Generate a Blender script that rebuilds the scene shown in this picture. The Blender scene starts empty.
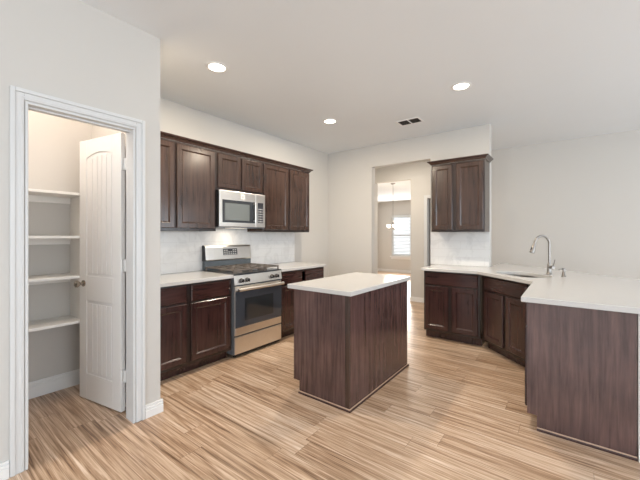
import bpy, bmesh, math, random
from mathutils import Vector, Matrix
random.seed(7)
PI = math.pi
scene = bpy.context.scene
COL = scene.collection

# ------------------------------------------------------------------ camera
cam_d = bpy.data.cameras.new('camera'); cam = bpy.data.objects.new('camera', cam_d); COL.objects.link(cam)
cam.location = (3.5136, -4.8275, 1.3394)
cam.rotation_euler = (PI/2, 0, math.radians(37.5))
cam_d.sensor_width = 36.0; cam_d.lens = 325.5/640*36; cam_d.shift_y = -4.8/640
cam_d.clip_start = 0.05; cam_d.clip_end = 200
scene.camera = cam
# ------------------------------------------------------------------ world, exposure
scene.view_settings.view_transform = 'Standard'
scene.view_settings.look = 'None'
scene.view_settings.gamma = 1.0
scene.view_settings.use_curve_mapping = False
scene.view_settings.exposure = -0.09
scene.cycles.use_denoising = True
scene.cycles.max_bounces = 10
scene.cycles.diffuse_bounces = 6
scene.cycles.sample_clamp_indirect = 8
w = bpy.data.worlds.new('sky'); scene.world = w; w.use_nodes = True
wb = w.node_tree.nodes['Background']
wb.inputs['Color'].default_value = (0.86, 0.93, 1.0, 1); wb.inputs['Strength'].default_value = 2.6
# ------------------------------------------------------------------ daylight: area lights; rear, right and nook ones added at unseen windows
def area(name, loc, rot, sx, sy, power, color):
    l = bpy.data.lights.new(name, 'AREA'); l.shape = 'RECTANGLE'; l.size = sx; l.size_y = sy
    l.energy = power; l.color = color
    o = bpy.data.objects.new(name, l); o.location = loc; o.rotation_euler = rot; COL.objects.link(o); return o
DAY = (0.80, 0.905, 1.0)
area('added_daylight_rear', (4.4, -8.8, 1.50), (-PI/2, 0, PI), 5.0, 1.9, 125, DAY)      # faces +Y, fill light added behind the camera
area('added_daylight_right', (7.3, -3.6, 1.45), (PI/2, 0, PI/2), 5.4, 1.9, 96, DAY)    # faces -X, fill light added out of view
area('added_daylight_nook', (7.3, 0.3, 1.35), (PI/2, 0, PI/2), 1.6, 1.7, 36, DAY)  # added to send light along the hall, from an unseen window
area('daylight_dining', (-.95, 6.0, 1.30), (PI/2, 0, PI), 1.4, 1.5, 85, (1.0, .97, .92))     # faces -Y
# downlights: (x, y)
DOWN = [(1.033, -3.095), (1.031, -1.377), (2.652, -1.390)]
DOWN_POWER = 27
WARM = (1.0, 0.86, 0.68)

ZC = 2.828
# ------------------------------------------------------------------ materials
def S(r, g, b):
    f = lambda c: (c/255/12.92) if c/255 <= 0.04045 else ((c/255+0.055)/1.055)**2.4
    return (f(r), f(g), f(b), 1.0)
def mat(name):
    m = bpy.data.materials.new(name); m.use_nodes = True
    nt = m.node_tree; b = nt.nodes['Principled BSDF']
    return m, nt, b
def simple(name, col, rough=.5, metal=0., spec=.5, noise=0.0, nscale=40, bump=0.0, bscale=200):
    m, nt, b = mat(name)
    b.inputs['Roughness'].default_value = rough; b.inputs['Metallic'].default_value = metal
    b.inputs['Specular IOR Level'].default_value = spec
    tc = nt.nodes.new('ShaderNodeTexCoord')
    n = nt.nodes.new('ShaderNodeTexNoise'); n.inputs['Scale'].default_value = nscale; n.inputs['Detail'].default_value = 4
    nt.links.new(tc.outputs['Object'], n.inputs['Vector'])
    mx = nt.nodes.new('ShaderNodeMix'); mx.data_type = 'RGBA'
    d = 1 - noise
    mx.inputs[6].default_value = (col[0]*d, col[1]*d, col[2]*d, 1)
    mx.inputs[7].default_value = (min(1, col[0]*(1+noise)), min(1, col[1]*(1+noise)), min(1, col[2]*(1+noise)), 1)
    nt.links.new(n.outputs['Fac'], mx.inputs[0]); nt.links.new(mx.outputs[2], b.inputs['Base Color'])
    if bump:
        n2 = nt.nodes.new('ShaderNodeTexNoise'); n2.inputs['Scale'].default_value = bscale
        nt.links.new(tc.outputs['Object'], n2.inputs['Vector'])
        bp = nt.nodes.new('ShaderNodeBump'); bp.inputs['Strength'].default_value = bump; bp.inputs['Distance'].default_value = .002
        nt.links.new(n2.outputs['Fac'], bp.inputs['Height']); nt.links.new(bp.outputs['Normal'], b.inputs['Normal'])
    return m
def emis(name, col, s):
    m, nt, b = mat(name)
    b.inputs['Base Color'].default_value = col; b.inputs['Emission Color'].default_value = col; b.inputs['Emission Strength'].default_value = s
    return m

M = {}
M['wall'] = simple('wall_paint', S(204, 201, 196), .75, noise=.012, nscale=3, bump=.12, bscale=120)
M['ceiling'] = simple('ceiling_paint', S(228, 232, 235), .85, noise=.012, nscale=3, bump=.15, bscale=90)
M['trim'] = simple('trim_paint', S(234, 234, 233), .38, noise=.008, nscale=6)
M['casing'] = simple('casing_paint', S(213, 214, 214), .42, noise=.008, nscale=6)
M['shelf'] = simple('shelf_paint', S(236, 234, 230), .5, noise=.01, nscale=6)
M['quartz'] = simple('white_quartz', S(201, 200, 199), .16, noise=.035, nscale=70)
M['steel'] = simple('brushed_steel', (.80, .77, .73, 1), .30, 1.0, noise=.05, nscale=25)
M['side_steel'] = simple('grey_enamel_side', S(120, 124, 130), .4, .3)
M['sink_steel'] = simple('satin_sink_steel', (.42, .39, .36, 1), .30, 1.0, noise=.06)
M['nickel'] = simple('brushed_nickel', (.30, .28, .26, 1), .34, 1.0)
M['black'] = simple('black_glass', S(66, 70, 78), .08, spec=.7)
M['window_glass'] = simple('oven_window_glass', S(46, 50, 54), .05, spec=.8)
M['mw_glass'] = simple('microwave_window_glass', S(112, 118, 118), .10, spec=.8)
M['enamel'] = simple('dark_grey_enamel', S(52, 55, 60), .28)
M['riser'] = simple('grey_steel_riser', S(104, 112, 118), .3, .3)
M['iron'] = simple('cast_iron', S(128, 120, 114), .3, .4, noise=.12, nscale=60)
M['rubber'] = simple('dark_plastic', S(30, 30, 33), .45)
M['chrome'] = simple('chrome_knob', S(96, 94, 94), .25, .8)
M['sticker'] = simple('paper_sticker', S(245, 242, 232), .5)
M['dark'] = simple('dark_void', S(40, 36, 33), .8)
M['blind'] = simple('blind_slats', S(240, 240, 238), .5)
_nt = M['blind'].node_tree; _tr = _nt.nodes.new('ShaderNodeBsdfTranslucent'); _tr.inputs['Color'].default_value = S(235, 238, 240); _ms = _nt.nodes.new('ShaderNodeMixShader'); _ms.inputs[0].default_value = .45
_nt.links.new(_nt.nodes['Principled BSDF'].outputs[0], _ms.inputs[1]); _nt.links.new(_tr.outputs[0], _ms.inputs[2]); _nt.links.new(_ms.outputs[0], _nt.nodes['Material Output'].inputs['Surface'])
M['oil'] = simple('knob_bronze', (.42, .36, .30, 1), .2, 1.0)
M['lens'] = emis('downlight_lens', (1.0, .93, .82, 1), 9)
M['mw_lens'] = emis('cooktop_lamp_lens', (1.0, .92, .80, 1), 1.2)
M['shade_glow'] = emis('lit_frosted_shade', (1.0, .94, .84, 1), 3.0)
M['display'] = simple('display_panel', S(58, 60, 66), .15)
M['print'] = simple('panel_print', S(196, 196, 196), .4)
M['shoe'] = simple('shoe_moulding_wood', S(66, 44, 40), .3, noise=.1)
M['shoe_highlight'] = simple('painted_shoe_highlight', S(196, 168, 146), .4, noise=.08)  # pale colour painting in the highlight along the moulding's top

def espresso(name, dark, mid, rough, vert='Z'):
    m, nt, b = mat(name)
    L = nt.links
    tc = nt.nodes.new('ShaderNodeTexCoord'); mp = nt.nodes.new('ShaderNodeMapping')
    mp.inputs['Scale'].default_value = (26, 26, 1.6) if vert == 'Z' else (1.6, 26, 26)
    n = nt.nodes.new('ShaderNodeTexNoise'); n.inputs['Scale'].default_value = 1.6; n.inputs['Detail'].default_value = 6; n.inputs['Roughness'].default_value = .62; n.inputs['Distortion'].default_value = .35
    n2 = nt.nodes.new('ShaderNodeTexNoise'); n2.inputs['Scale'].default_value = 3.5; n2.inputs['Detail'].default_value = 3
    L.new(tc.outputs['Object'], mp.inputs['Vector']); L.new(mp.outputs['Vector'], n.inputs['Vector']); L.new(tc.outputs['Object'], n2.inputs['Vector'])
    cr = nt.nodes.new('ShaderNodeValToRGB')
    cr.color_ramp.elements[0].position = .30; cr.color_ramp.elements[0].color = dark
    cr.color_ramp.elements[1].position = .72; cr.color_ramp.elements[1].color = mid
    ad = nt.nodes.new('ShaderNodeMath'); ad.operation = 'MULTIPLY_ADD'; ad.inputs[1].default_value = .7
    m2 = nt.nodes.new('ShaderNodeMath'); m2.operation = 'MULTIPLY'; m2.inputs[1].default_value = .32
    L.new(n2.outputs['Fac'], m2.inputs[0]); L.new(n.outputs['Fac'], ad.inputs[0]); L.new(m2.outputs[0], ad.inputs[2])
    L.new(ad.outputs[0], cr.inputs['Fac']); L.new(cr.outputs['Color'], b.inputs['Base Color'])
    b.inputs['Roughness'].default_value = rough; b.inputs['Coat Weight'].default_value = .32; b.inputs['Coat Roughness'].default_value = .16
    bp = nt.nodes.new('ShaderNodeBump'); bp.inputs['Strength'].default_value = .08; bp.inputs['Distance'].default_value = .001
    L.new(n.outputs['Fac'], bp.inputs['Height']); L.new(bp.outputs['Normal'], b.inputs['Normal'])
    return m
M['wood'] = espresso('espresso_wood', S(28, 19, 17), S(80, 59, 50), .24)
M['wood_h'] = espresso('espresso_wood_horizontal', S(36, 23, 21), S(78, 55, 48), .24, 'X')
M['wood_base'] = espresso('espresso_wood_base', S(28, 15, 16), S(76, 50, 47), .22)
M['wood_base_h'] = espresso('espresso_wood_base_horizontal', S(34, 19, 19), S(78, 50, 46), .22, 'X')
M['wood_frame_shade'] = espresso('espresso_frame_painted_shade', S(22, 14, 12), S(52, 36, 31), .30)  # same wood as the doors, darkened to paint in the gap shade
M['wood_panel'] = espresso('espresso_veneer_panel', S(50, 34, 33), S(108, 82, 78), .26)

def floor_mat():
    m, nt, b = mat('wood_plank_floor'); L = nt.links; N = nt.nodes.new
    tc = N('ShaderNodeTexCoord'); sep = N('ShaderNodeSeparateXYZ'); L.new(tc.outputs['Object'], sep.inputs[0])
    def mth(op, a, bb=None, c=None):
        q = N('ShaderNodeMath'); q.operation = op
        for i, v in enumerate((a, bb, c)):
            if v is None: continue
            if isinstance(v, (int, float)): q.inputs[i].default_value = v
            else: L.new(v, q.inputs[i])
        return q.outputs[0]
    PW, PL = .152, 1.22
    row = mth('FLOOR', mth('DIVIDE', sep.outputs['Y'], PW))
    wn = N('ShaderNodeTexWhiteNoise'); wn.noise_dimensions = '1D'; L.new(row, wn.inputs['W'])
    xs = mth('ADD', mth('DIVIDE', sep.outputs['X'], PL), mth('MULTIPLY', wn.outputs['Value'], 7.3))
    colm = mth('FLOOR', xs)
    cmb = N('ShaderNodeCombineXYZ'); L.new(row, cmb.inputs['X']); L.new(colm, cmb.inputs['Y'])
    wn2 = N('ShaderNodeTexWhiteNoise'); wn2.noise_dimensions = '3D'; L.new(cmb.outputs[0], wn2.inputs['Vector'])
    # grain, moved per plank
    off = N('ShaderNodeVectorMath'); off.operation = 'SCALE'; off.inputs['Scale'].default_value = 30; L.new(wn2.outputs['Color'], off.inputs[0])
    addv = N('ShaderNodeVectorMath'); L.new(tc.outputs['Object'], addv.inputs[0]); L.new(off.outputs[0], addv.inputs[1])
    mp = N('ShaderNodeMapping'); mp.inputs['Scale'].default_value = (0.9, 30, 1); L.new(addv.outputs[0], mp.inputs['Vector'])
    n1 = N('ShaderNodeTexNoise'); n1.inputs['Scale'].default_value = 1.5; n1.inputs['Detail'].default_value = 5; n1.inputs['Roughness'].default_value = .62; n1.inputs['Distortion'].default_value = .9
    L.new(mp.outputs[0], n1.inputs['Vector'])
    mp2 = N('ShaderNodeMapping'); mp2.inputs['Scale'].default_value = (2.5, 110, 1); L.new(addv.outputs[0], mp2.inputs['Vector'])
    n2 = N('ShaderNodeTexNoise'); n2.inputs['Scale'].default_value = 1.5; n2.inputs['Detail'].default_value = 3; L.new(mp2.outputs[0], n2.inputs['Vector'])
    g = mth('ADD', mth('MULTIPLY', n1.outputs['Fac'], .68), mth('MULTIPLY', n2.outputs['Fac'], .32))
    g = mth('ADD', g, mth('MULTIPLY', mth('SUBTRACT', wn2.outputs['Value'], .5), .085))
    cr = N('ShaderNodeValToRGB'); e = cr.color_ramp.elements
    e[0].position = .33; e[0].color = FLOOR_COLS[0]
    e[1].position = .66; e[1].color = FLOOR_COLS[3]
    x = e.new(.44); x.color = FLOOR_COLS[1]
    x = e.new(.54); x.color = FLOOR_COLS[2]
    L.new(g, cr.inputs['Fac'])
    # seams
    fy = mth('FRACT', mth('DIVIDE', sep.outputs['Y'], PW)); fx = mth('FRACT', xs)
    sy = mth('LESS_THAN', fy, .018); sx = mth('LESS_THAN', fx, .0025); seam = mth('MAXIMUM', sy, sx)
    mx = N('ShaderNodeMix'); mx.data_type = 'RGBA'; mx.inputs[7].default_value = S(96, 72, 54)
    L.new(mth('MULTIPLY', seam, .45), mx.inputs[0]); L.new(cr.outputs['Color'], mx.inputs[6]); L.new(mx.outputs[2], b.inputs['Base Color'])
    b.inputs['Roughness'].default_value = .30
    bp = N('ShaderNodeBump'); bp.inputs['Strength'].default_value = .15; bp.inputs['Distance'].default_value = .002
    L.new(mth('SUBTRACT', n2.outputs['Fac'], seam), bp.inputs['Height']); L.new(bp.outputs['Normal'], b.inputs['Normal'])
    return m
FLOOR_COLS = [S(108, 80, 60), S(168, 138, 112), S(202, 175, 150), S(228, 209, 191)]
M['floor'] = floor_mat()

def tile_mat():
    m, nt, b = mat('white_wall_tile'); L = nt.links
    tc = nt.nodes.new('ShaderNodeTexCoord')
    sep = nt.nodes.new('ShaderNodeSeparateXYZ'); L.new(tc.outputs['Object'], sep.inputs[0])
    ad = nt.nodes.new('ShaderNodeMath'); L.new(sep.outputs['X'], ad.inputs[0]); L.new(sep.outputs['Y'], ad.inputs[1])
    cmb = nt.nodes.new('ShaderNodeCombineXYZ'); L.new(ad.outputs[0], cmb.inputs['X']); L.new(sep.outputs['Z'], cmb.inputs['Y'])
    br = nt.nodes.new('ShaderNodeTexBrick'); br.inputs['Scale'].default_value = 1; br.inputs['Brick Width'].default_value = .305; br.inputs['Row Height'].default_value = .1145
    br.inputs['Mortar Size'].default_value = .0022; br.inputs['Color1'].default_value = S(232, 232, 231); br.inputs['Color2'].default_value = S(228, 228, 228); br.inputs['Mortar'].default_value = S(219, 218, 217)
    L.new(cmb.outputs[0], br.inputs['Vector'])
    n = nt.nodes.new('ShaderNodeTexNoise'); n.inputs['Scale'].default_value = 5; n.inputs['Detail'].default_value = 7; n.inputs['Distortion'].default_value = 1.4; L.new(tc.outputs['Object'], n.inputs['Vector'])
    cr = nt.nodes.new('ShaderNodeValToRGB'); cr.color_ramp.elements[0].position = .36; cr.color_ramp.elements[0].color = S(238, 238, 238); cr.color_ramp.elements[1].position = .5; cr.color_ramp.elements[1].color = (1, 1, 1, 1)
    L.new(n.outputs['Fac'], cr.inputs['Fac'])
    mx = nt.nodes.new('ShaderNodeMix'); mx.data_type = 'RGBA'; mx.blend_type = 'MULTIPLY'; mx.inputs[0].default_value = .7
    L.new(br.outputs['Color'], mx.inputs[6]); L.new(cr.outputs['Color'], mx.inputs[7]); L.new(mx.outputs[2], b.inputs['Base Color'])
    b.inputs['Roughness'].default_value = .22
    return m
M['tile'] = tile_mat()
def pane_mat():
    m, nt, b = mat('clear_pane'); L = nt.links
    t = nt.nodes.new('ShaderNodeBsdfTransparent'); g = nt.nodes.new('ShaderNodeBsdfGlossy'); g.inputs['Roughness'].default_value = .02
    mx = nt.nodes.new('ShaderNodeMixShader'); mx.inputs[0].default_value = .08
    L.new(t.outputs[0], mx.inputs[1]); L.new(g.outputs[0], mx.inputs[2]); L.new(mx.outputs[0], nt.nodes['Material Output'].inputs['Surface'])
    return m
M['pane'] = pane_mat()

# ------------------------------------------------------------------ mesh helpers
class MB:
    def __init__(s): s.bm = bmesh.new()
    def box(s, x0, x1, y0, y1, z0, z1):
        v = [s.bm.verts.new(p) for p in ((x0,y0,z0),(x1,y0,z0),(x1,y1,z0),(x0,y1,z0),(x0,y0,z1),(x1,y0,z1),(x1,y1,z1),(x0,y1,z1))]
        for f in ((3,2,1,0),(4,5,6,7),(0,1,5,4),(1,2,6,5),(2,3,7,6),(3,0,4,7)): s.bm.faces.new([v[i] for i in f])
        return s
    def prism(s, pts, z0, z1):                      # polygon in xy, CCW, extruded in z
        a = [s.bm.verts.new((p[0], p[1], z0)) for p in pts]; b = [s.bm.verts.new((p[0], p[1], z1)) for p in pts]
        s.bm.faces.new(a[::-1]); s.bm.faces.new(b); n = len(pts)
        for i in range(n): s.bm.faces.new((a[i], a[(i+1) % n], b[(i+1) % n], b[i]))
        return s
    def prism_axis(s, pts, a0, a1, axis):           # polygon in the other two axes
        def P(p, t): return {'x': (t, p[0], p[1]), 'y': (p[0], t, p[1])}[axis]
        a = [s.bm.verts.new(P(p, a0)) for p in pts]; b = [s.bm.verts.new(P(p, a1)) for p in pts]; n = len(pts)
        s.bm.faces.new(a); s.bm.faces.new(b[::-1])
        for i in range(n): s.bm.faces.new((a[i], b[i], b[(i+1) % n], a[(i+1) % n]))
        return s
    def rings(s, rings, cap0=True, cap1=True, closed=True):
        R = [[s.bm.verts.new(p) for p in r] for r in rings]; n = len(R[0])
        for a, b in zip(R, R[1:]):
            for i in range(n if closed else n-1): s.bm.faces.new((a[i], a[(i+1) % n], b[(i+1) % n], b[i]))
        if cap0: s.bm.faces.new(R[0][::-1])
        if cap1: s.bm.faces.new(R[-1])
        return s
    def lathe(s, prof, c=(0,0,0), axis='z', n=24, cap0=True, cap1=True):   # prof: (radius, height)
        rr = []
        for r, h in prof:
            ring = []
            for k in range(n):
                a = 2*PI*k/n; u, v = r*math.cos(a), r*math.sin(a)
                p = {'z': (u, v, h), 'x': (h, u, v), 'y': (v, h, u)}[axis]
                ring.append((c[0]+p[0], c[1]+p[1], c[2]+p[2]))
            rr.append(ring)
        return s.rings(rr, cap0, cap1)
    def tube(s, pts, r, n=12):
        pts = [Vector(p) for p in pts]; rad = r if isinstance(r, (list, tuple)) else [r]*len(pts)
        rr = []; up = None
        for i, p in enumerate(pts):
            t = (pts[min(i+1, len(pts)-1)]-pts[max(i-1, 0)]).normalized()
            if up is None:
                up = t.orthogonal().normalized()
            else:
                up = (up - t*up.dot(t)).normalized()
            sd = t.cross(up)
            rr.append([tuple(p + (up*math.cos(2*PI*k/n)+sd*math.sin(2*PI*k/n))*rad[i]) for k in range(n)])
        return s.rings(rr)
    def mesh(s, name):
        bmesh.ops.recalc_face_normals(s.bm, faces=s.bm.faces[:])
        me = bpy.data.meshes.new(name); s.bm.to_mesh(me); s.bm.free(); return me
def part(name, mb, m, parent=None, bev=0.0, smooth=False, loc=None):
    me = mb.mesh(name); me.materials.append(M[m] if isinstance(m, str) else m)
    o = bpy.data.objects.new(name, me); COL.objects.link(o)
    if parent is not None: o.parent = parent
    if loc: o.location = loc
    if smooth:
        for p in me.polygons: p.use_smooth = True
        mm = o.modifiers.new('edges', 'EDGE_SPLIT'); mm.split_angle = math.radians(38)
    if bev:
        b = o.modifiers.new('bevel', 'BEVEL'); b.width = bev; b.segments = 2; b.limit_method = 'ANGLE'; b.angle_limit = math.radians(40)
    return o
def tag(o, label, cat, group=None):
    o['label'] = label; o['category'] = cat
    if group: o['group'] = group
    return o
def thing(name, label, cat, loc=(0,0,0), rz=0., group=None):
    o = bpy.data.objects.new(name, None); o.empty_display_size = .1; COL.objects.link(o)
    o.location = loc; o.rotation_euler = (0, 0, rz)
    return tag(o, label, cat, group)
def struct(name, mb, m, bev=0.0):
    o = part(name, mb, m, bev=bev); o['kind'] = 'structure'; return o
def copy_tree(o, parent=None):
    c = o.copy(); COL.objects.link(c)
    if parent is not None: c.parent = parent
    for ch in list(o.children): copy_tree(ch, c)
    return c

# ------------------------------------------------------------------ the room
XP, YP = 1.048, -3.605                  # pantry wall face and its end
T = .115
struct('floor', MB().box(-4.5, 7.7, -9.2, 8.3, -.1, 0), 'floor')
struct('ceiling', MB().box(-4.5, 7.7, -9.2, 8.3, ZC, ZC+.1), 'ceiling')
struct('wall_left', MB().box(-T, 0, -5.3, 1.55, 0, ZC), 'wall')
PY0, PY1, PZ = -4.380, -3.786, 2.105    # pantry doorway
struct('wall_pantry', MB().box(XP-T, XP, -9.0, PY0, 0, ZC).box(XP-T, XP, PY1, YP, 0, ZC).box(XP-T, XP, PY0, PY1, PZ, ZC), 'wall')
struct('wall_pantry_end', MB().box(0, XP-T, YP-T, YP, 0, ZC), 'wall')
struct('wall_pantry_side', MB().box(0, XP-T, -5.3, -5.3+T, 0, ZC), 'wall')
BX0, BX1, BZ, SX = .894, 1.875, 2.474, 2.665
struct('wall_back', MB().box(0, BX0, 0, .12, 0, ZC).box(BX1, SX, 0, .12, 0, ZC).box(BX0, BX1, 0, .12, BZ, ZC), 'wall')
YD = 1.55
EX0, EX1, EZ = .14, .945, 2.48
DX0, DX1, DZ = 1.285, 2.05, 2.065
struct('wall_far', MB().box(-T, EX0, YD, YD+T, 0, ZC).box(EX1, DX0, YD, YD+T, 0, ZC).box(DX1, 7.5, YD, YD+T, 0, ZC)
       .box(EX0, EX1, YD, YD+T, EZ, ZC).box(DX0, DX1, YD, YD+T, DZ, ZC), 'wall')
# closet behind the hall door
struct('wall_closet', MB().box(1.10, 1.16, YD+T, 3.0, 0, ZC).box(2.4, 2.46, YD+T, 3.0, 0, ZC).box(1.10, 2.46, 3.0, 3.06, 0, ZC), 'wall')
# dining room beyond
WX0, WX1, WZ0, WZ1 = -1.638, -.905, .585, 2.065
DY, DXL, DC = 6.19, -2.21, 2.56
struct('wall_dining_back', MB().box(DXL-.12, WX0, DY, DY+.12, 0, DC).box(WX1, 1.1, DY, DY+.12, 0, DC).box(WX0, WX1, DY, DY+.12, 0, WZ0).box(WX0, WX1, DY, DY+.12, WZ1, DC), 'wall')
struct('wall_dining_left', MB().box(DXL-.12, DXL, YD+T, DY, 0, DC), 'wall')
struct('wall_dining_front', MB().box(DXL-.12, -T, YD, YD+T, 0, ZC), 'wall')
struct('wall_dining_right', MB().box(1.0, 1.1, YD+T, DY, 0, DC), 'wall')
struct('ceiling_dining', MB().box(DXL-.12, 1.1, YD+T, DY+.12, DC, DC+.1), 'ceiling')
# living room end, behind and right of the camera
def wall_open(axis, a0, a1, c0, c1, opens):      # openings (s0,s1,z0,z1) along the wall
    mb = MB(); cur = a0
    def bx(s0, s1, z0, z1):
        if axis == 'x': mb.box(s0, s1, c0, c1, z0, z1)
        else: mb.box(c0, c1, s0, s1, z0, z1)
    for s0, s1, z0, z1 in opens:
        bx(cur, s0, 0, ZC); bx(s0, s1, 0, z0); bx(s0, s1, z1, ZC); cur = s1
    bx(cur, a1, 0, ZC); return mb
rear = [(2.0, 4.2, .5, 2.45), (4.7, 6.9, .5, 2.45)]  # unseen windows put in to light the kitchen
right = [(-6.2, -3.8, .45, 2.45), (-3.4, -1.0, .45, 2.45), (-.5, 1.1, .45, 2.25)]  # unseen too, added to bring light in from the right
struct('wall_rear', wall_open('x', XP-T, 7.5, -9.12, -9.0, rear), 'wall')
struct('wall_right', wall_open('y', -9.12, YD+T, 7.5, 7.62, right), 'wall')
wn = [0]
def window(axis, s0, s1, z0, z1, c, mull=1):
    wn[0] += 1
    def bx(mb, a0, a1, d0, d1, b0, b1):
        return mb.box(a0, a1, c+d0, c+d1, b0, b1) if axis == 'x' else mb.box(c+d0, c+d1, a0, a1, b0, b1)
    mb = MB(); f = .05
    bx(mb, s0, s1, -.03, .03, z0, z0+f); bx(mb, s0, s1, -.03, .03, z1-f, z1); bx(mb, s0, s0+f, -.03, .03, z0+f, z1-f); bx(mb, s1-f, s1, -.03, .03, z0+f, z1-f)
    zm = (z0+z1)/2; bx(mb, s0+f, s1-f, -.025, .025, zm-.02, zm+.02)
    o = struct('window_%d' % wn[0], mb, 'trim', .004)
    p = MB(); bx(p, s0+f, s1-f, -.004, .004, z0+f, zm-.02); bx(p, s0+f, s1-f, -.004, .004, zm+.02, z1-f)
    part('window_pane', p, 'pane', o)
    return o
dw = window('x', WX0, WX1, WZ0, WZ1, DY+.06)
for s in rear: window('x', *s, -9.06)
for s in right: window('y', *s, 7.56)
sl = MB()
z = WZ0+.06
while z < WZ1-.10:
    sl.prism_axis([(DY-.040, z), (DY-.038, z-.003), (DY+.004, z+.029), (DY+.002, z+.032)], WX0+.012, WX1-.012, 'x'); z += .05
bl = thing('window_blind', 'white horizontal slat blind drawn down over the dining room window', 'blind', (0, 0, 0))
part('slats', sl, 'blind', bl); part('head_rail', MB().box(WX0+.01, WX1-.01, DY-.055, DY+.012, WZ1-.085, WZ1-.012), 'blind', bl, .003)
struct('trim_1', MB().box(WX0-.04, WX1+.04, DY-.07, DY-.001, WZ0-.035, WZ0).box(WX0-.02, WX1+.02, DY-.015, DY-.001, WZ0-.11, WZ0-.035), 'trim', .004)

# casing profile helpers
def casing_frame(name, axis_x, face, s0, s1, top, wid=.064, th=.018, sgn=1):
    """stepped casing round a doorway, on the wall plane x=face (axis_x) or y=face"""
    mb = MB()
    def bx(a0, a1, d0, d1, z0, z1):
        lo, hi = sorted((face+sgn*d0, face+sgn*d1))
        if axis_x: mb.box(lo, hi, a0, a1, z0, z1)
        else: mb.box(a0, a1, lo, hi, z0, z1)
    for d0, d1, i, o in ((.0005, .011, .004, wid-.022), (.0005, th, wid-.022, wid), (.0005, .0125, .012, .024)):
        bx(s0-o, s0-i, d0, d1, 0, top+o); bx(s1+i, s1+o, d0, d1, 0, top+o); bx(s0-i, s1+i, d0, d1, top+i, top+o)
    return struct(name, mb, 'casing', .003)
casing_frame('trim_2', True, XP, PY0, PY1, PZ)
# pantry door lining
struct('trim_3', MB().box(XP-T-.001, XP+.006, PY0+.0005, PY0+.014, 0, PZ-.014).box(XP-T-.001, XP+.006, PY1-.014, PY1-.0005, 0, PZ-.014).box(XP-T-.001, XP+.006, PY0+.0005, PY1-.0005, PZ-.014, PZ-.0005)
       .box(XP-.07, XP-.04, PY0+.014, PY0+.024, 0, PZ-.014).box(XP-.07, XP-.04, PY0+.014, PY1-.014, PZ-.024, PZ-.014), 'casing', .0015)
casing_frame('trim_4', False, YD, DX0, DX1, DZ, sgn=-1)
# baseboards: stepped profile along a run
def base_run(name, segs, H=.096):
    mb = MB()
    for axis, face, s0, s1, sgn in segs:
        for d, z0, z1 in ((.017, 0, H-.040), (.012, H-.040, H-.034), (.015, H-.034, H-.018), (.008, H-.018, H-.012), (.011, H-.012, H)):
            lo, hi = sorted((face+sgn*.0005, face+sgn*d))
            if axis == 'x': mb.box(lo, hi, s0, s1, z0, z1)      # wall plane x=face
            else: mb.box(s0, s1, lo, hi, z0, z1)
    return struct(name, mb, 'trim', .002)
base_run('baseboard_left', [('x', XP, -9, PY0-.066, 1), ('x', XP, PY1+.066, YP+.016, 1), ('y', YP, .66, XP, 1)])
base_run('baseboard_pantry', [('x', 0, -5.18, YP-T, 1), ('y', YP-T, .016, XP-T, -1), ('x', XP-T, -5.18, PY0-.07, -1)], .135)
base_run('baseboard_back', [('x', 0, -.94, 0, 1), ('y', 0, .016, BX0, -1), ('y', .12, 0, BX0, 1), ('y', .12, BX1, SX, 1), ('x', BX0, 0, .12, 1), ('x', BX1, 0, .12, -1), ('y', 0, BX1, 1.985, -1)])
base_run('baseboard_far', [('y', YD, EX1, DX0-.066, -1), ('y', YD, DX1+.066, 7.5, -1), ('x', EX1, YD, YD+T, -1)])
base_run('baseboard_dining', [('y', DY, DXL, 1.0, -1), ('x', DXL, 1.67, DY, 1)])
base_run('baseboard_right', [('x', 7.5, -9, 1.55, -1)])
base_run('baseboard_rear', [('y', -9, XP, 7.5, 1)])

# ------------------------------------------------------------------ doors
def plank_door(mb_w, h, t, arch=True):
    """moulded two-panel door slab, local: x 0..w (hinge at w), y 0 (front) .. t, z 0..h"""
    w_ = mb_w; mb = MB()
    mb.box(0, w_, .007, t-.007, 0, h)
    sx = .100; zl0, zl1, zu0, zu1 = .21, .80, 1.00, h-.105
    for (ya, yb) in ((0, .007), (t-.007, t)):
        mb.box(0, sx, ya, yb, 0, h); mb.box(w_-sx, w_, ya, yb, 0, h)
        mb.box(sx, w_-sx, ya, yb, 0, zl0); mb.box(sx, w_-sx, ya, yb, zl1, zu0)
        # top rail with arched underside
        pts = [(sx, h), (sx, zu1-.045)]
        for k in range(1, 12):
            u = k/12; pts.append((sx+(w_-2*sx)*u, zu1-.045+.038*math.sin(PI*u)**.9))
        pts += [(w_-sx, zu1-.045), (w_-sx, h)]
        mb.prism_axis(pts, ya, yb, 'y')
        # raised planks with grooves between
        n = 5; x0, x1 = sx+.022, w_-sx-.022; pw = (x1-x0)/n
        oy = (ya+.0015, yb) if ya == 0 else (ya, yb-.0015)
        for k in range(n):
            xa, xb = x0+k*pw+.003, x0+(k+1)*pw-.003
            mb.box(xa, xb, oy[0], oy[1], zl0+.022, zl1-.022)
            um = ((xa+xb)/2-sx)/(w_-2*sx)
            mb.box(xa, xb, oy[0], oy[1], zu0+.022, zu1-.07+.038*math.sin(PI*um)**.9)
    return mb
dh = Vector((.850, -3.802)); df = Vector((.305, -3.905)); dl = (dh-df).length
droot = bpy.data.objects.new('door_1', None); COL.objects.link(droot); droot['kind'] = 'structure'
droot.location = (df.x, df.y, .012); droot.rotation_euler = (0, 0, math.atan2(dh.y-df.y, dh.x-df.x))
part('door_panel', plank_door(dl, 2.098, .033), 'trim', droot, .0025)
kn = MB().lathe([(.026, 0), (.026, -.006), (.012, -.008), (.010, -.028), (.022, -.036), (.028, -.048), (.026, -.060), (.012, -.066)], (.062, 0, .935), 'y')
part('door_knob', kn, 'oil', droot, smooth=True)
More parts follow.
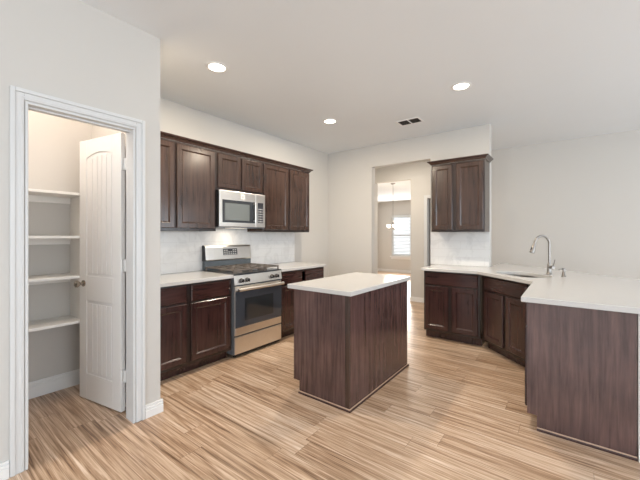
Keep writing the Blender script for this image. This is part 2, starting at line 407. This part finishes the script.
kn = MB().lathe([(.026, .035), (.026, .041), (.012, .043), (.010, .063), (.022, .071), (.028, .083), (.026, .095), (.012, .101)], (.062, 0, .935), 'y')
part('door_knob', kn, 'oil', droot, smooth=True)
for hz in (.27, 1.10, 1.86):
    part('hinge', MB().box(dl, dl+.002, -.002, .034, hz-.045, hz+.045).tube([(dl+.007, -.001, hz-.046), (dl+.007, -.001, hz+.046)], .007).box(dl+.002, dl+.080, .014, .018, hz-.045, hz+.045), 'trim', droot)
# hall door, swung into the closet
d2 = bpy.data.objects.new('door_2', None); COL.objects.link(d2); d2['kind'] = 'structure'
d2.location = (1.335, 2.43, .012); d2.rotation_euler = (0, 0, -PI/2+.05)
part('door_panel', plank_door(.74, 2.03, .035), 'trim', d2, .0025)
for hz in (.25, 1.12, 1.86):
    part('hinge', MB().box(.74, .765, -.006, .012, hz-.045, hz+.045).tube([(.752, -.010, hz-.046), (.752, -.010, hz+.046)], .008), 'nickel', d2)

# ------------------------------------------------------------------ pantry shelves
SD = .30
for i, (zt, lab) in enumerate(((1.690, 'topmost white pantry shelf, under the warm lit upper wall'), (1.335, 'second white pantry shelf from the top'),
                 (1.006, 'third white pantry shelf from the top, level with the door knob'), (.634, 'lowest white pantry shelf, above the baseboard'))):
    sh = thing('pantry_shelf', lab, 'shelf', (0, 0, 0), 0, 'pantry shelves')
    part('shelf_board', MB().box(.003, SD, -5.18, -3.889, zt-.022, zt), 'shelf', sh, .002)
    part('cleat', MB().box(.002, .02, -5.18, -3.889, zt-.075, zt-.0225), 'shelf', sh, .002)
for k in range(3):
    zs = (1.690, 1.335, 1.006, .634)
    pn = part('shelf_side_panel', MB().box(.003, SD-.004, -3.888, -3.873, zs[k+1]-.02, zs[k]-.001), 'shelf')
    tag(pn, ('flat side panel ending the pantry shelves, topmost length', 'flat side panel ending the pantry shelves, middle length', 'flat side panel ending the pantry shelves, lowest length')[k], 'shelf panel', 'pantry shelf side panels')

# ------------------------------------------------------------------ cabinets
# local frame of every cabinet: x 0..w along the front, back at y=0, front towards -y
def rect(x0, x1, z0, z1, y): return [(x0, y, z0), (x1, y, z0), (x1, y, z1), (x0, y, z1)]
def shaker(x0, x1, z0, z1, y, t=.019, st=.052):
    mb = MB()
    R = [rect(x0, x1, z0, z1, y), rect(x0, x1, z0, z1, y-t+.006), rect(x0+.006, x1-.006, z0+.006, z1-.006, y-t),
         rect(x0+st, x1-st, z0+st, z1-st, y-t), rect(x0+st+.004, x1-st-.004, z0+st+.004, z1-st-.004, y-t+.004), rect(x0+st+.014, x1-st-.014, z0+st+.014, z1-st-.014, y-t+.011)]
    return mb.rings(R)
def slab_front(x0, x1, z0, z1, y, t=.019):
    e = .010
    return MB().rings([rect(x0, x1, z0, z1, y), rect(x0, x1, z0, z1, y-t+.008), rect(x0+e, x1-e, z0+e, z1-e, y-t), ])
def base_cabinet(label, loc, rz, w_, doors, drawers, depth=.600, top=.876, group=None, left_side=True, false_front=False):
    c = thing('base_cabinet', label, 'cabinet', loc, rz, group)
    toe, td = .100, .078; p = .018
    mb = MB().box(0, p, -depth+.02, -.002, toe, top).box(w_-p, w_, -depth+.02, -.002, toe, top).box(p, w_-p, -depth+.02, -.002, toe, toe+p).box(p, w_-p, -.012, -.002, toe+p, top)
    if not false_front: mb.box(p, w_-p, -depth+.02, -.10, top-.02, top)
    part('carcass', mb, 'wood_base', c)
    part('toe_kick', MB().box(0, w_, -depth+td, -depth+td+.018, .0005, toe-.0005).box(0, p, -depth+td+.018, -.002, .0005, toe-.0005).box(w_-p, w_, -depth+td+.018, -.002, .0005, toe-.0005), 'wood_base', c)
    ff = MB(); s = .038
    ff.box(0, s, -depth, -depth+.0195, toe, top).box(w_-s, w_, -depth, -depth+.0195, toe, top).box(s, w_-s, -depth, -depth+.0195, top-s, top).box(s, w_-s, -depth, -depth+.0195, toe, toe+s)
    if drawers: ff.box(s, w_-s, -depth, -depth+.0195, .675, .71)
    for (a, b), (a2, b2) in zip(doors, doors[1:]): ff.box((b+a2)/2-.03, (b+a2)/2+.03, -depth, -depth+.0195, toe+s, .675)
    part('face_frame', ff, 'wood_frame_shade', c, .001)
    for a, b in doors: part('door', shaker(a, b, .128, .686 if drawers else .86, -depth-.0005), 'wood_base', c)
    for a, b in drawers: part('false_drawer_front' if false_front else 'drawer', slab_front(a, b, .702, .858, -depth-.0005), 'wood_base_h', c)
    return c
def upper_cabinet(label, loc, rz, w_, doors, z0, z1, depth=.311, group=None, dz0=None, dz1=None):
    c = thing('wall_cabinet', label, 'cabinet', loc, rz, group)
    p = .016
    part('carcass', MB().box(0, p, -depth+.02, -.002, z0, z1).box(w_-p, w_, -depth+.02, -.002, z0, z1).box(p, w_-p, -depth+.02, -.002, z0+.012, z0+.028).box(p, w_-p, -depth+.02, -.002, z1-.016, z1).box(p, w_-p, -.012, -.002, z0+.028, z1-.016), 'wood', c)
    ff = MB(); s = .036
    ff.box(0, s, -depth, -depth+.0195, z0, z1).box(w_-s, w_, -depth, -depth+.0195, z0, z1).box(s, w_-s, -depth, -depth+.0195, z1-s, z1).box(s, w_-s, -depth, -depth+.0195, z0, z0+s)
    for (a, b), (a2, b2) in zip(doors, doors[1:]): ff.box((b+a2)/2-.03, (b+a2)/2+.03, -depth, -depth+.0195, z0+s, z1-s)
    part('face_frame', ff, 'wood_frame_shade', c, .001)
    for a, b in doors: part('door', shaker(a, b, dz0 or z0+.028, dz1 or z1-.018, -depth-.0005), 'wood', c)
    return c
R90 = PI/2
# range wall, left of the range
def wallA_base(label, y0, y1, doors, drawers, group):
    return base_cabinet(label, (.008, y0, 0), R90, y1-y0, [(a-y0, b-y0) for a, b in doors], [(a-y0, b-y0) for a, b in drawers], .604, group=group)
GA = 'base cabinets along the range wall'
wallA_base('dark brown base cabinet in the corner by the pantry wall, left of the range', -3.604, -3.122, [(-3.56, -3.144)], [(-3.56, -3.144)], GA)
wallA_base('dark brown base cabinet directly left of the stainless range', -3.121, -2.622, [(-3.098, -2.651)], [(-3.098, -2.651)], GA)
wallA_base('dark brown two-drawer base cabinet right of the stainless range', -1.880, -.955, [(-1.86, -1.46), (-1.397, -.98)], [(-1.86, -1.46), (-1.397, -.98)], GA)
def wallA_up(label, y0, y1, doors, z0=1.385, dz0=None):
    return upper_cabinet(label, (.002, y0, 0), R90, y1-y0, [(a-y0, b-y0) for a, b in doors], z0, 2.305, group='wall cabinets along the range wall', dz0=dz0, dz1=2.283)
wallA_up('dark brown wall cabinet partly hidden by the pantry wall corner', -3.604, -3.091, [(-3.56, -3.100)])
wallA_up('dark brown tall wall cabinet directly left of the microwave', -3.090, -2.608, [(-3.079, -2.630)])
wallA_up('short dark brown two-door wall cabinet above the microwave', -2.607, -1.896, [(-2.584, -2.263), (-2.240, -1.906)], 1.862, 1.887)
wallA_up('dark brown two-door wall cabinet right of the microwave', -1.895, -.932, [(-1.887, -1.418), (-1.386, -.946)])
# crown moulding profiles (offset out, height)
CR = [(0, 2.306), (.010, 2.306), (.014, 2.316), (.030, 2.332), (.044, 2.338), (.048, 2.348), (.048, 2.352), (0, 2.352)]
def crown(name, label, path):
    """path: list of (x, y, ox, oy): corner and its outward offset direction"""
    mb = MB()
    mb.rings([[(x+ox*d, y+oy*d, h) for d, h in CR] for x, y, ox, oy in path])
    return tag(part(name, mb, 'wood_h'), label, 'crown moulding')
crown('crown_moulding', 'long dark crown moulding topping the cabinets above the range', [(.30, -3.603, 1, 0), (.30, -.934, 1, 1), (.003, -.934, 0, 1)])
bpy.data.objects['crown_moulding'].location.x = .012
crown('crown_moulding', 'short dark crown moulding topping the cabinet beside the passage', [(1.994, -.002, -1, 0), (1.994, -.314, -1, -1), (2.664, -.314, 1, -1), (2.664, -.002, 1, 0)])
# short wall cabinets
upper_cabinet('dark brown two-door wall cabinet alone beside the passage', (1.994, -.001, 0), 0, .670, [(.014, .281), (.327, .656)], 1.385, 2.305, dz1=2.283)
base_cabinet('dark brown two-door base cabinet at the passage end of the bar', (1.992, -.001, 0), 0, .679, [(.020, .312), (.352, .654)], [(.020, .654)], .594)
# diagonal sink cabinet
q = math.sqrt(.5)
dd = .604
ox, oy = 2.672+q*dd+.004, -.61+q*dd+.004
base_cabinet('dark brown diagonal two-door sink cabinet under the faucet', (ox, oy, 0), -PI/4, .852, [(.058, .372), (.422, .712)], [(.058, .712)], dd-.019, false_front=True)
# leg of the peninsula
pc = base_cabinet('dark brown cabinet with plain end panel at the near end of the bar', (3.834, -1.222, 0), -R90, .905, [(.03, .43), (.48, .875)], [(.03, .43), (.48, .875)], .556)
# finished end panel (local x = along -y, local y = x-3.834)
ep = MB(); ep.prism_axis([(-.556, .101), (-.500, .101), (-.500, .0005), (-.001, .0005), (-.001, .876), (-.556, .876)], .906, .925, 'x')
part('end_panel', ep, 'wood_panel', pc, .0015)
part('shoe_moulding', MB().box(.926, .938, -.500, -.001, .0005, .016), 'shoe', pc, .003)
part('highlight_strip', MB().box(.926, .934, -.500, -.001, .0165, .024), 'shoe_highlight', pc, .002)  # light strip painted as the highlight on the shoe moulding
# island
IX0, IX1, IY0, IY1 = 1.622, 2.187, -2.734, -1.622
isl = thing('kitchen_island', 'dark brown kitchen island body under a white countertop', 'kitchen island', (IX0, IY1, 0), -R90)
iw = IY1-IY0; idp = IX1-IX0      # local x = along -Y (0 far .. iw near), y: 0 = IX0 side ... use y' = +depth
part('carcass', MB().box(.02, iw-.02, .02, idp-.02, .101, .875).box(.02, iw-.02, .085, idp-.02, .001, .101), 'wood', isl)
part('back_panel', MB().box(0, iw, idp-.0195, idp, .0005, .876), 'wood_panel', isl, .001)
for a, b in ((0, .0195), (iw-.0195, iw)):
    part('end_panel', MB().prism_axis([(0, .101), (.065, .101), (.065, .0005), (idp-.020, .0005), (idp-.020, .876), (0, .876)], a, b, 'x'), 'wood_panel', isl, .001)
part('corner_post', MB().box(iw-.012, iw+.004, idp-.036, idp+.004, .0005, .876), 'wood', isl, .002)
part('shoe_moulding', MB().box(-.004, iw+.018, idp+.0045, idp+.018, .0005, .015).box(iw+.0045, iw+.018, .065, idp+.0044, .0005, .015), 'shoe', isl, .003)
part('highlight_strip', MB().box(-.004, iw+.012, idp+.0045, idp+.012, .0155, .022).box(iw+.0045, iw+.012, .065, idp+.0044, .0155, .022), 'shoe_highlight', isl, .001)  # highlight on the island's shoe moulding, put in as a pale strip
for k in range(3):
    a, b = .03+k*.36, .03+k*.36+.33
    part('door', MB().rings([[(x, 0.0195-y-.02, z) for x, y, z in r] for r in (rect(a, b, .128, .686, 0), rect(a, b, .128, .686, .015), rect(a+.004, b-.004, .132, .682, .019), rect(a+.052, b-.052, .18, .634, .019), rect(a+.062, b-.062, .19, .624, .010))]), 'wood', isl)
    part('drawer', MB().rings([[(x, 0.0195-y-.02, z) for x, y, z in r] for r in (rect(a, b, .702, .858, 0), rect(a, b, .702, .858, .011), rect(a+.01, b-.01, .712, .848, .019))]), 'wood_h', isl)
part('face_frame', MB().box(.02, iw-.02, 0, .0195, .101, .875), 'wood', isl)

# ------------------------------------------------------------------ countertops
def counter(name, label, outer, z0=.878, z1=.914, hole=None, bev=.004):
    mb = MB(); bm = mb.bm
    loops = [outer] + ([hole] if hole else [])
    edges = []
    for lp in loops:
        vs = [bm.verts.new((x, y, z0)) for x, y in lp]
        edges += [bm.edges.new((vs[i], vs[(i+1) % len(vs)])) for i in range(len(vs))]
    if hole: r = bmesh.ops.triangle_fill(bm, use_beauty=True, use_dissolve=False, edges=edges); fs = [f for f in r['geom'] if isinstance(f, bmesh.types.BMFace)]
    else: fs = [bm.faces.new(bm.verts[:])]
    e = bmesh.ops.extrude_face_region(bm, geom=fs, use_keep_orig=True)
    bmesh.ops.translate(bm, vec=(0, 0, z1-z0), verts=[v for v in e['geom'] if isinstance(v, bmesh.types.BMVert)])
    o = part(name, mb, 'quartz', bev=bev)
    return tag(o, label, 'countertop')
counter('countertop', 'white countertop by the pantry corner, left of the range', [(.002, -3.603), (.650, -3.603), (.650, -2.618), (.002, -2.618)])
counter('countertop', 'white countertop right of the range ending before the back wall', [(.002, -1.880), (.650, -1.880), (.650, -.942), (.002, -.942)])
counter('countertop', 'white rectangular countertop of the kitchen island', [(1.560, -2.750), (2.212, -2.750), (2.212, -1.598), (1.560, -1.598)])
def UV(u, v): return ((v+u)*q, (v-u)*q)
def rrect(u0, u1, v0, v1, r, n=8):
    pts = []
    for cu, cv, a0 in ((u1-r, v1-r, 0), (u0+r, v1-r, 90), (u0+r, v0+r, 180), (u1-r, v0+r, 270)):
        for k in range(n+1):
            a = math.radians(a0+90*k/n); pts.append((cu+r*math.cos(a), cv+r*math.sin(a)))
    return pts
SK = (2.40, 2.955, 1.530, 1.905, .15)
hole = [UV(u, v) for u, v in rrect(*SK)]
sumf = 2.005; LX = 3.244
counter('countertop', 'white angled bar countertop with the sink and faucet', [(1.968, -.002), (1.968, -.645), (sumf+.645, -.645), (LX, sumf-LX), (LX, -2.188), (4.27, -2.188), (4.27, -.72), (2.667, .885), (2.667, -.002)], hole=hole)
# half wall behind the bar cabinets
pony = MB().prism([(2.667, .30), (3.8365, -.870), (3.8365, -2.146), (3.950, -2.146), (3.950, -.823), (2.667, .460)], 0, .8765)
struct('wall_bar', pony, 'wall')
base_run('baseboard_bar', [('y', -2.146, 3.8365, 3.966, -1), ('x', 3.950, -2.146, -.83, 1)])

# backsplash tile
tag(part('backsplash', MB().box(.0005, .0085, -3.604, -2.600, .915, 1.383).box(.0005, .0085, -2.600, -1.860, .915, 1.42).box(.0005, .0085, -1.860, -.930, .915, 1.383), 'tile'), 'white tile backsplash on the wall behind the range', 'backsplash')
tag(part('backsplash', MB().box(1.877, SX-.001, -.0085, -.0005, .915, 1.383), 'tile'), 'white tile backsplash under the cabinet beside the passage', 'backsplash')

# ------------------------------------------------------------------ range
RY0, RY1 = -2.608, -1.886; RW = RY1-RY0
HB = .034
rg = thing('gas_range', 'stainless steel gas range between the base cabinets', 'range', (.012, RY0, 0), R90)
F = -.640      # local front plane
part('body', MB().box(0, .012, -.625, -.01, .04, .893).box(RW-.012, RW, -.625, -.01, .04, .893).box(.012, RW-.012, -.03, -.01, .04, .893).box(.012, RW-.012, -.60, -.03, .04, .06).box(.012, RW-.012, -.60, -.585, .06, .80), 'side_steel', rg)
for fx in (.05, RW-.05):
    for fy in (-.57, -.06): part('foot', MB().lathe([(.018, .0005), (.018, .012), (.010, .014), (.010, .04)], (fx, fy, 0)), 'rubber', rg)
part('kick_plate', MB().box(.014, RW-.014, -.615, -.601, .016, .06), 'rubber', rg)
part('storage_drawer', MB().box(.006, RW-.006, F, -.6255, .045, .232), 'steel', rg, .004)
od = part('oven_door', MB().box(.006, RW-.006, F, -.6255, .246, .782), 'steel', rg, .004)
part('glass_panel', MB().box(.008, RW-.008, F-.004, F-.0005, .330, .725), 'black', od, .002)
part('oven_window', MB().box(.135, RW-.150, F-.0055, F-.0042, .395, .640), 'window_glass', od, .001)
hd = MB().tube([(.02, F-.050, .748), (RW-.02, F-.050, .748)], .0175, 16)
for hx in (.05, RW-.05): hd.box(hx-.012, hx+.012, F-.044, F-.0005, .736, .760)
part('handle', hd, 'steel', od, smooth=True)
cp = part('control_panel', MB().prism_axis([(-.6255, .796), (F-.005, .796), (F+.012, .884), (-.6255, .900)], 0, RW, 'x'), 'steel', rg, .003)
for kx in (.090, .172, RW-.172, RW-.090):
    k = MB().lathe([(.025, 0), (.025, -.006), (.020, -.010), (.019, -.034), (.015, -.038)], (kx, F+.004, .842), 'y', 20)
    k.box(kx-.0045, kx+.0045, F-.042, F-.026, .824, .860)
    kk = part('knob', k, 'chrome', cp, smooth=True); kk['label'] = 'dark silver burner knob'
part('cooktop', MB().box(0, RW, -.628, -.055, .9005, .914).box(.0, RW, -.632, -.6285, .9005, .916), 'enamel', rg, .003)
for bx_, by_, br_ in ((.17, -.47, .048), (.17, -.19, .040), (RW/2, -.33, .045), (RW-.17, -.47, .052), (RW-.17, -.19, .036)):
    part('burner', MB().lathe([(br_+.012, .9145), (br_+.010, .922), (br_, .924), (br_, .932), (br_-.006, .936), (.004, .936)], (bx_, by_, 0), 'z', 20), 'iron', rg, smooth=True)
for gx0, gx1 in ((.018, .252), (.262, RW-.262), (RW-.252, RW-.018)):
    g = MB(); zt0, zt1 = .948, .962; b_ = .007
    for yy in (-.605, -.340, -.075): g.box(gx0, gx1, yy-b_, yy+b_, zt0, zt1)
    for xx in (gx0+b_, (gx0+gx1)/2, gx1-b_): g.box(xx-b_, xx+b_, -.610, -.070, zt0+.0005, zt1+.002)
    for xx in (gx0+b_, gx1-b_):
        for yy in (-.600, -.080): g.box(xx-b_-.001, xx+b_+.001, yy-b_, yy+b_, .9145, zt0+.004)
    for yc in (-.47, -.20):
        g.box((gx0+gx1)/2-.06, (gx0+gx1)/2+.06, yc-b_, yc+b_, zt0+.001, zt1+.001)
    part('grate', g, 'iron', rg, .002)
part('back_riser', MB().box(.022, RW-.002, -.062, -.002, .9145, 1.026), 'riser', rg, .003)
bg = part('backguard', MB().prism_axis([(-.004, 1.0265), (-.064, 1.0265), (-.070, 1.040), (-.052, 1.192), (-.040, 1.209), (-.020, 1.215), (-.004, 1.211)], .026, RW, 'x'), 'steel', rg, .003)
part('end_cap', MB().prism_axis([(-.003, 1.0265), (-.066, 1.0265), (-.072, 1.040), (-.053, 1.194), (-.041, 1.2115), (-.019, 1.2175), (-.003, 1.213)], .014, .0255, 'x'), 'rubber', bg, .002)
def slant(x0, x1, z0, z1, off, th):
    f = lambda zz: -.070+(zz-1.040)/(1.192-1.040)*.018
    return MB().rings([[(x0, f(z0)-off, z0), (x1, f(z0)-off, z0), (x1, f(z1)-off, z1), (x0, f(z1)-off, z1)], [(x0, f(z0)-off-th, z0), (x1, f(z0)-off-th, z0), (x1, f(z1)-off-th, z1), (x0, f(z1)-off-th, z1)]])
dp = part('display', slant(.275, .490, 1.090, 1.170, .0005, .003), 'display', bg, .001)
bt = MB()
for r_ in range(3):
    for c_ in range(6):
        if r_ == 2 and 2 <= c_ <= 3: continue
        xa = .286+c_*.033; za = 1.097+r_*.024
        s_ = slant(xa, xa+.022, za, za+.010, .0037, .0008); tmp = bpy.data.meshes.new('t'); s_.bm.to_mesh(tmp); bt.bm.from_mesh(tmp); s_.bm.free(); bpy.data.meshes.remove(tmp)
part('display_markings', bt, 'print', dp)

# ------------------------------------------------------------------ microwave
MY0, MY1 = -2.606, -1.906; MW = MY1-MY0
mw = thing('microwave', 'stainless over-the-range microwave under the short cabinet', 'microwave', (.004, MY0, 1.428), R90)
MH = .4325; MF = -.352
part('body', MB().box(0, MW, MF+.001, -.006, .012, MH-.001), 'rubber', mw, .002)
part('bottom_vent', MB().box(.004, MW-.004, MF+.004, -.01, .0, .0115), 'side_steel', mw)
md = part('door', MB().box(.003, MW-.165, MF-.020, MF, .012, MH-.003), 'steel', mw, .004)
part('window_surround', MB().box(.042, MW-.170, MF-.0225, MF-.0205, .060, .322), 'enamel', md, .001)
part('window_glass', MB().box(.075, MW-.265, MF-.0245, MF-.0227, .085, .285), 'mw_glass', md, .001)
h = MB().tube([(MW-.195, MF-.055, .070), (MW-.195, MF-.055, .318)], .0095, 14)
for zz in (.09, .298): h.box(MW-.202, MW-.188, MF-.050, MF-.0228, zz-.008, zz+.008)
part('handle', h, 'steel', md, smooth=True)
cp2 = part('control_panel', MB().box(MW-.163, MW-.003, MF-.020, MF, .012, MH-.003), 'steel', mw, .004)
kp = part('keypad', MB().box(MW-.128, MW-.038, MF-.0225, MF-.0205, .066, .322), 'display', cp2, .001)
bt = MB()
for r_ in range(6):
    for c_ in range(3): bt.box(MW-.121+c_*.027, MW-.121+c_*.027+.017, MF-.0235, MF-.0227, .078+r_*.031, .078+r_*.031+.012)
part('keypad_markings', bt, 'print', kp)
st = part('sticker', MB().box(MW/2-.045, MW/2+.015, MF-.0212, MF-.0202, .345, .405), 'sticker', md)
part('sticker_print', MB().lathe([(.016, MF-.0213), (.016, MF-.0217)], (MW/2-.015, 0, .373), 'y', 16), 'print', st)
# duct vent strip under the right hand part
part('light_lens', MB().box(.22, .46, -.30, -.18, -.003, -.0005), 'mw_lens', mw)
sp = bpy.data.lights.new('microwave_lamp', 'AREA'); sp.shape = 'RECTANGLE'; sp.size = .24; sp.size_y = .10; sp.energy = 1.2; sp.color = (1, .86, .68)
so = bpy.data.objects.new('microwave_lamp', sp); COL.objects.link(so); so.parent = mw; so.location = (.34, -.18, -.012); so.rotation_euler = (0, 0, 0)

# ------------------------------------------------------------------ sink, faucet, soap dispenser
sk = thing('kitchen_sink', 'stainless steel undermount sink in the bar countertop', 'sink', (0, 0, 0))
def ring(sc, z, e=0):
    u0, u1, v0, v1, r = SK
    pts = rrect(u0-e+sc, u1+e-sc, v0-e+sc, v1+e-sc, max(.03, r+e-sc))
    return [(*UV(u, v), z) for u, v in pts]
part('bowl', MB().rings([ring(0, .877, .018), ring(0, .877, -.003), ring(.004, .80), ring(.012, .715), ring(.05, .698), ring(.052, .692), ring(.008, .710), ring(-.002, .80), ring(0, .870, .001), ring(0, .872, .018)], False, False), 'sink_steel', sk, smooth=True)
part('bowl_floor', MB().rings([ring(.049, .6985), ring(.14, .694), ring(.16, .6935), ring(.16, .690), ring(.049, .692)], True, True), 'sink_steel', sk)
cu = UV(2.685, 1.73)
part('drain', MB().lathe([(.045, .695), (.045, .699), (.034, .7), (.030, .697), (.004, .697)], (*cu, 0)), 'chrome', sk, smooth=True)
fb = UV(2.725, 1.995)
fc = thing('faucet', 'brushed nickel gooseneck faucet behind the sink', 'faucet', (*fb, .9145), -PI/4)
part('base', MB().lathe([(.030, 0), (.030, .006), (.024, .012), (.021, .030), (.019, .110), (.016, .118)], (0, 0, 0)), 'nickel', fc, smooth=True)
pts = [(0, 0, .115), (0, 0, .30)]
for k in range(1, 15):
    a = PI*k/14*.93; pts.append((0, -.088+.088*math.cos(a), .325+.092*math.sin(a)))
part('spout', MB().tube(pts, [.0125]*len(pts), 14), 'nickel', fc, smooth=True)
e_ = Vector(pts[-1]); t_ = (Vector(pts[-1])-Vector(pts[-2])).normalized()
part('spray_head', MB().tube([e_, e_+t_*.02, e_+t_*.03, e_+t_*.075, e_+t_*.105, e_+t_*.115], [.0135, .0135, .016, .019, .024, .022], 16), 'nickel', fc, smooth=True)
part('spray_button', MB().tube([e_+t_*.055+Vector((0, -.019, 0)), e_+t_*.085+Vector((0, -.021, 0))], .007, 10), 'rubber', fc)
part('handle', MB().tube([(.012, .0, .080), (.052, .0, .080)], .0165, 16).tube([(.046, 0, .085), (.056, .004, .12), (.066, .006, .165)], [.006, .0055, .005], 10), 'nickel', fc, smooth=True)
sb = UV(2.915, 1.985)
sd = thing('soap_dispenser', 'small nickel soap dispenser beside the faucet', 'soap dispenser', (*sb, .9145), -PI/4)
part('base', MB().lathe([(.021, 0), (.021, .005), (.015, .012), (.013, .045), (.010, .05)], (0, 0, 0), n=18), 'nickel', sd, smooth=True)
part('pump_head', MB().lathe([(.008, .0505), (.008, .066), (.016, .068), (.016, .084), (.012, .088)], (0, 0, 0), n=18).tube([(0, -.014, .078), (0, -.052, .075), (0, -.058, .069)], .006, 10), 'nickel', sd, smooth=True)

# ------------------------------------------------------------------ ceiling fittings
def downlight(i, x, y, lab, k=1.0):
    r = thing('recessed_light', lab, 'ceiling light', (x, y, ZC), 0, 'recessed ceiling lights')
    part('trim_ring', MB().lathe([(.096, -.0005), (.096, -.004), (.088, -.008), (.072, -.006), (.070, -.0005)], (0, 0, 0), n=32, cap0=False, cap1=False), 'trim', r, smooth=True)
    part('lens', MB().lathe([(.0705, -.0005), (.0705, -.003), (.05, -.0045), (.002, -.005)], (0, 0, 0), n=32), 'lens', r, smooth=True)
    l = bpy.data.lights.new('recessed_lamp', 'AREA'); l.shape = 'DISK'; l.size = .13; l.energy = DOWN_POWER*k; l.color = WARM
    o = bpy.data.objects.new('recessed_lamp', l); COL.objects.link(o); o.parent = r; o.location = (0, 0, -.012)
for i, ((x, y), lab) in enumerate(zip(DOWN, ('round recessed ceiling light nearest the pantry wall', 'round recessed ceiling light farthest back, above the range side', 'round recessed ceiling light on the right, above the bar side'))): downlight(i, x, y, lab)
vt = thing('ceiling_vent', 'white ceiling vent with two dark louvred openings', 'ceiling vent', (1.853, -.735, ZC))
vf = MB(); a, b_ = .155, .105
vf.box(-a, a, -b_-.0, -b_+.022, -.008, -.0005).box(-a, a, b_-.022, b_, -.008, -.0005).box(-a, -a+.022, -b_+.022, b_-.022, -.008, -.0005).box(a-.022, a, -b_+.022, b_-.022, -.008, -.0005).box(-.008, .008, -b_+.022, b_-.022, -.008, -.0005)
part('frame', vf, 'trim', vt, .002)
part('duct', MB().box(-a+.02, a-.02, -b_+.02, b_-.02, -.0028, -.0005), 'dark', vt)
for sgn in (-1, 1):
    vl = MB()
    for k in range(6):
        yy = -b_+.034+k*.0265
        vl.prism_axis([(yy, -.003), (yy+.002, -.003), (yy+.008, -.007), (yy+.006, -.007)], min(sgn*.008, sgn*(a-.022)), max(sgn*.008, sgn*(a-.022)), 'x')
    part('louvre', vl, 'rubber', vt)
downlight(3, .95, .62, 'added unseen recessed light brightening the hall behind the passage', .72)  # lamp added out of view to brighten the hall
# pantry ceiling lamp (real lamp, out of the picture above the shelves)
pl = thing('pantry_light', 'round white ceiling light inside the pantry', 'ceiling light', (.70, -4.35, ZC))
part('base', MB().lathe([(.11, -.0005), (.11, -.02), (.10, -.025)], n=24), 'trim', pl)
part('shade', MB().lathe([(.10, -.0255), (.098, -.05), (.08, -.075), (.04, -.09), (.003, -.094)], n=24), 'shade_glow', pl, smooth=True)
l = bpy.data.lights.new('pantry_lamp', 'POINT'); l.energy = 20; l.color = (1.0, .86, .75); l.shadow_soft_size = .09
o = bpy.data.objects.new('pantry_lamp', l); COL.objects.link(o); o.parent = pl; o.location = (0, 0, -.20)

# ------------------------------------------------------------------ chandelier in the dining room
ch = thing('chandelier', 'lit chandelier with small glass shades in the dining room', 'chandelier', (.207, 2.31, DC))
part('canopy', MB().lathe([(.055, -.0005), (.055, -.012), (.03, -.026), (.006, -.030)], n=20), 'nickel', ch, smooth=True)
part('rod', MB().tube([(0, 0, -.03), (0, 0, -.90)], .005, 8), 'nickel', ch)
part('hub', MB().lathe([(.005, -.90), (.016, -.91), (.020, -.96), (.013, -1.03), (.019, -1.06), (.008, -1.085), (.003, -1.09)], n=16), 'nickel', ch, smooth=True)
for k in range(5):
    a = 2*PI*k/5+.3; cx, sy = math.cos(a), math.sin(a)
    pts = [(cx*r_, sy*r_, z_) for r_, z_ in ((.015, -1.05), (.05, -1.085), (.09, -1.09), (.118, -1.07), (.125, -1.05))]
    am = part('arm', MB().tube(pts, .005, 8), 'nickel', ch, smooth=True)
    part('shade', MB().lathe([(.014, -1.049), (.026, -1.035), (.036, -1.005), (.041, -.975), (.038, -.975), (.024, -1.03), (.004, -1.036)], (cx*.125, sy*.125, 0), n=16), 'shade_glow', am, smooth=True)
l = bpy.data.lights.new('chandelier_lamp', 'POINT'); l.energy = 16; l.color = (1, .84, .66); l.shadow_soft_size = .2
o = bpy.data.objects.new('chandelier_lamp', l); COL.objects.link(o); o.parent = ch; o.location = (0, 0, -.85)
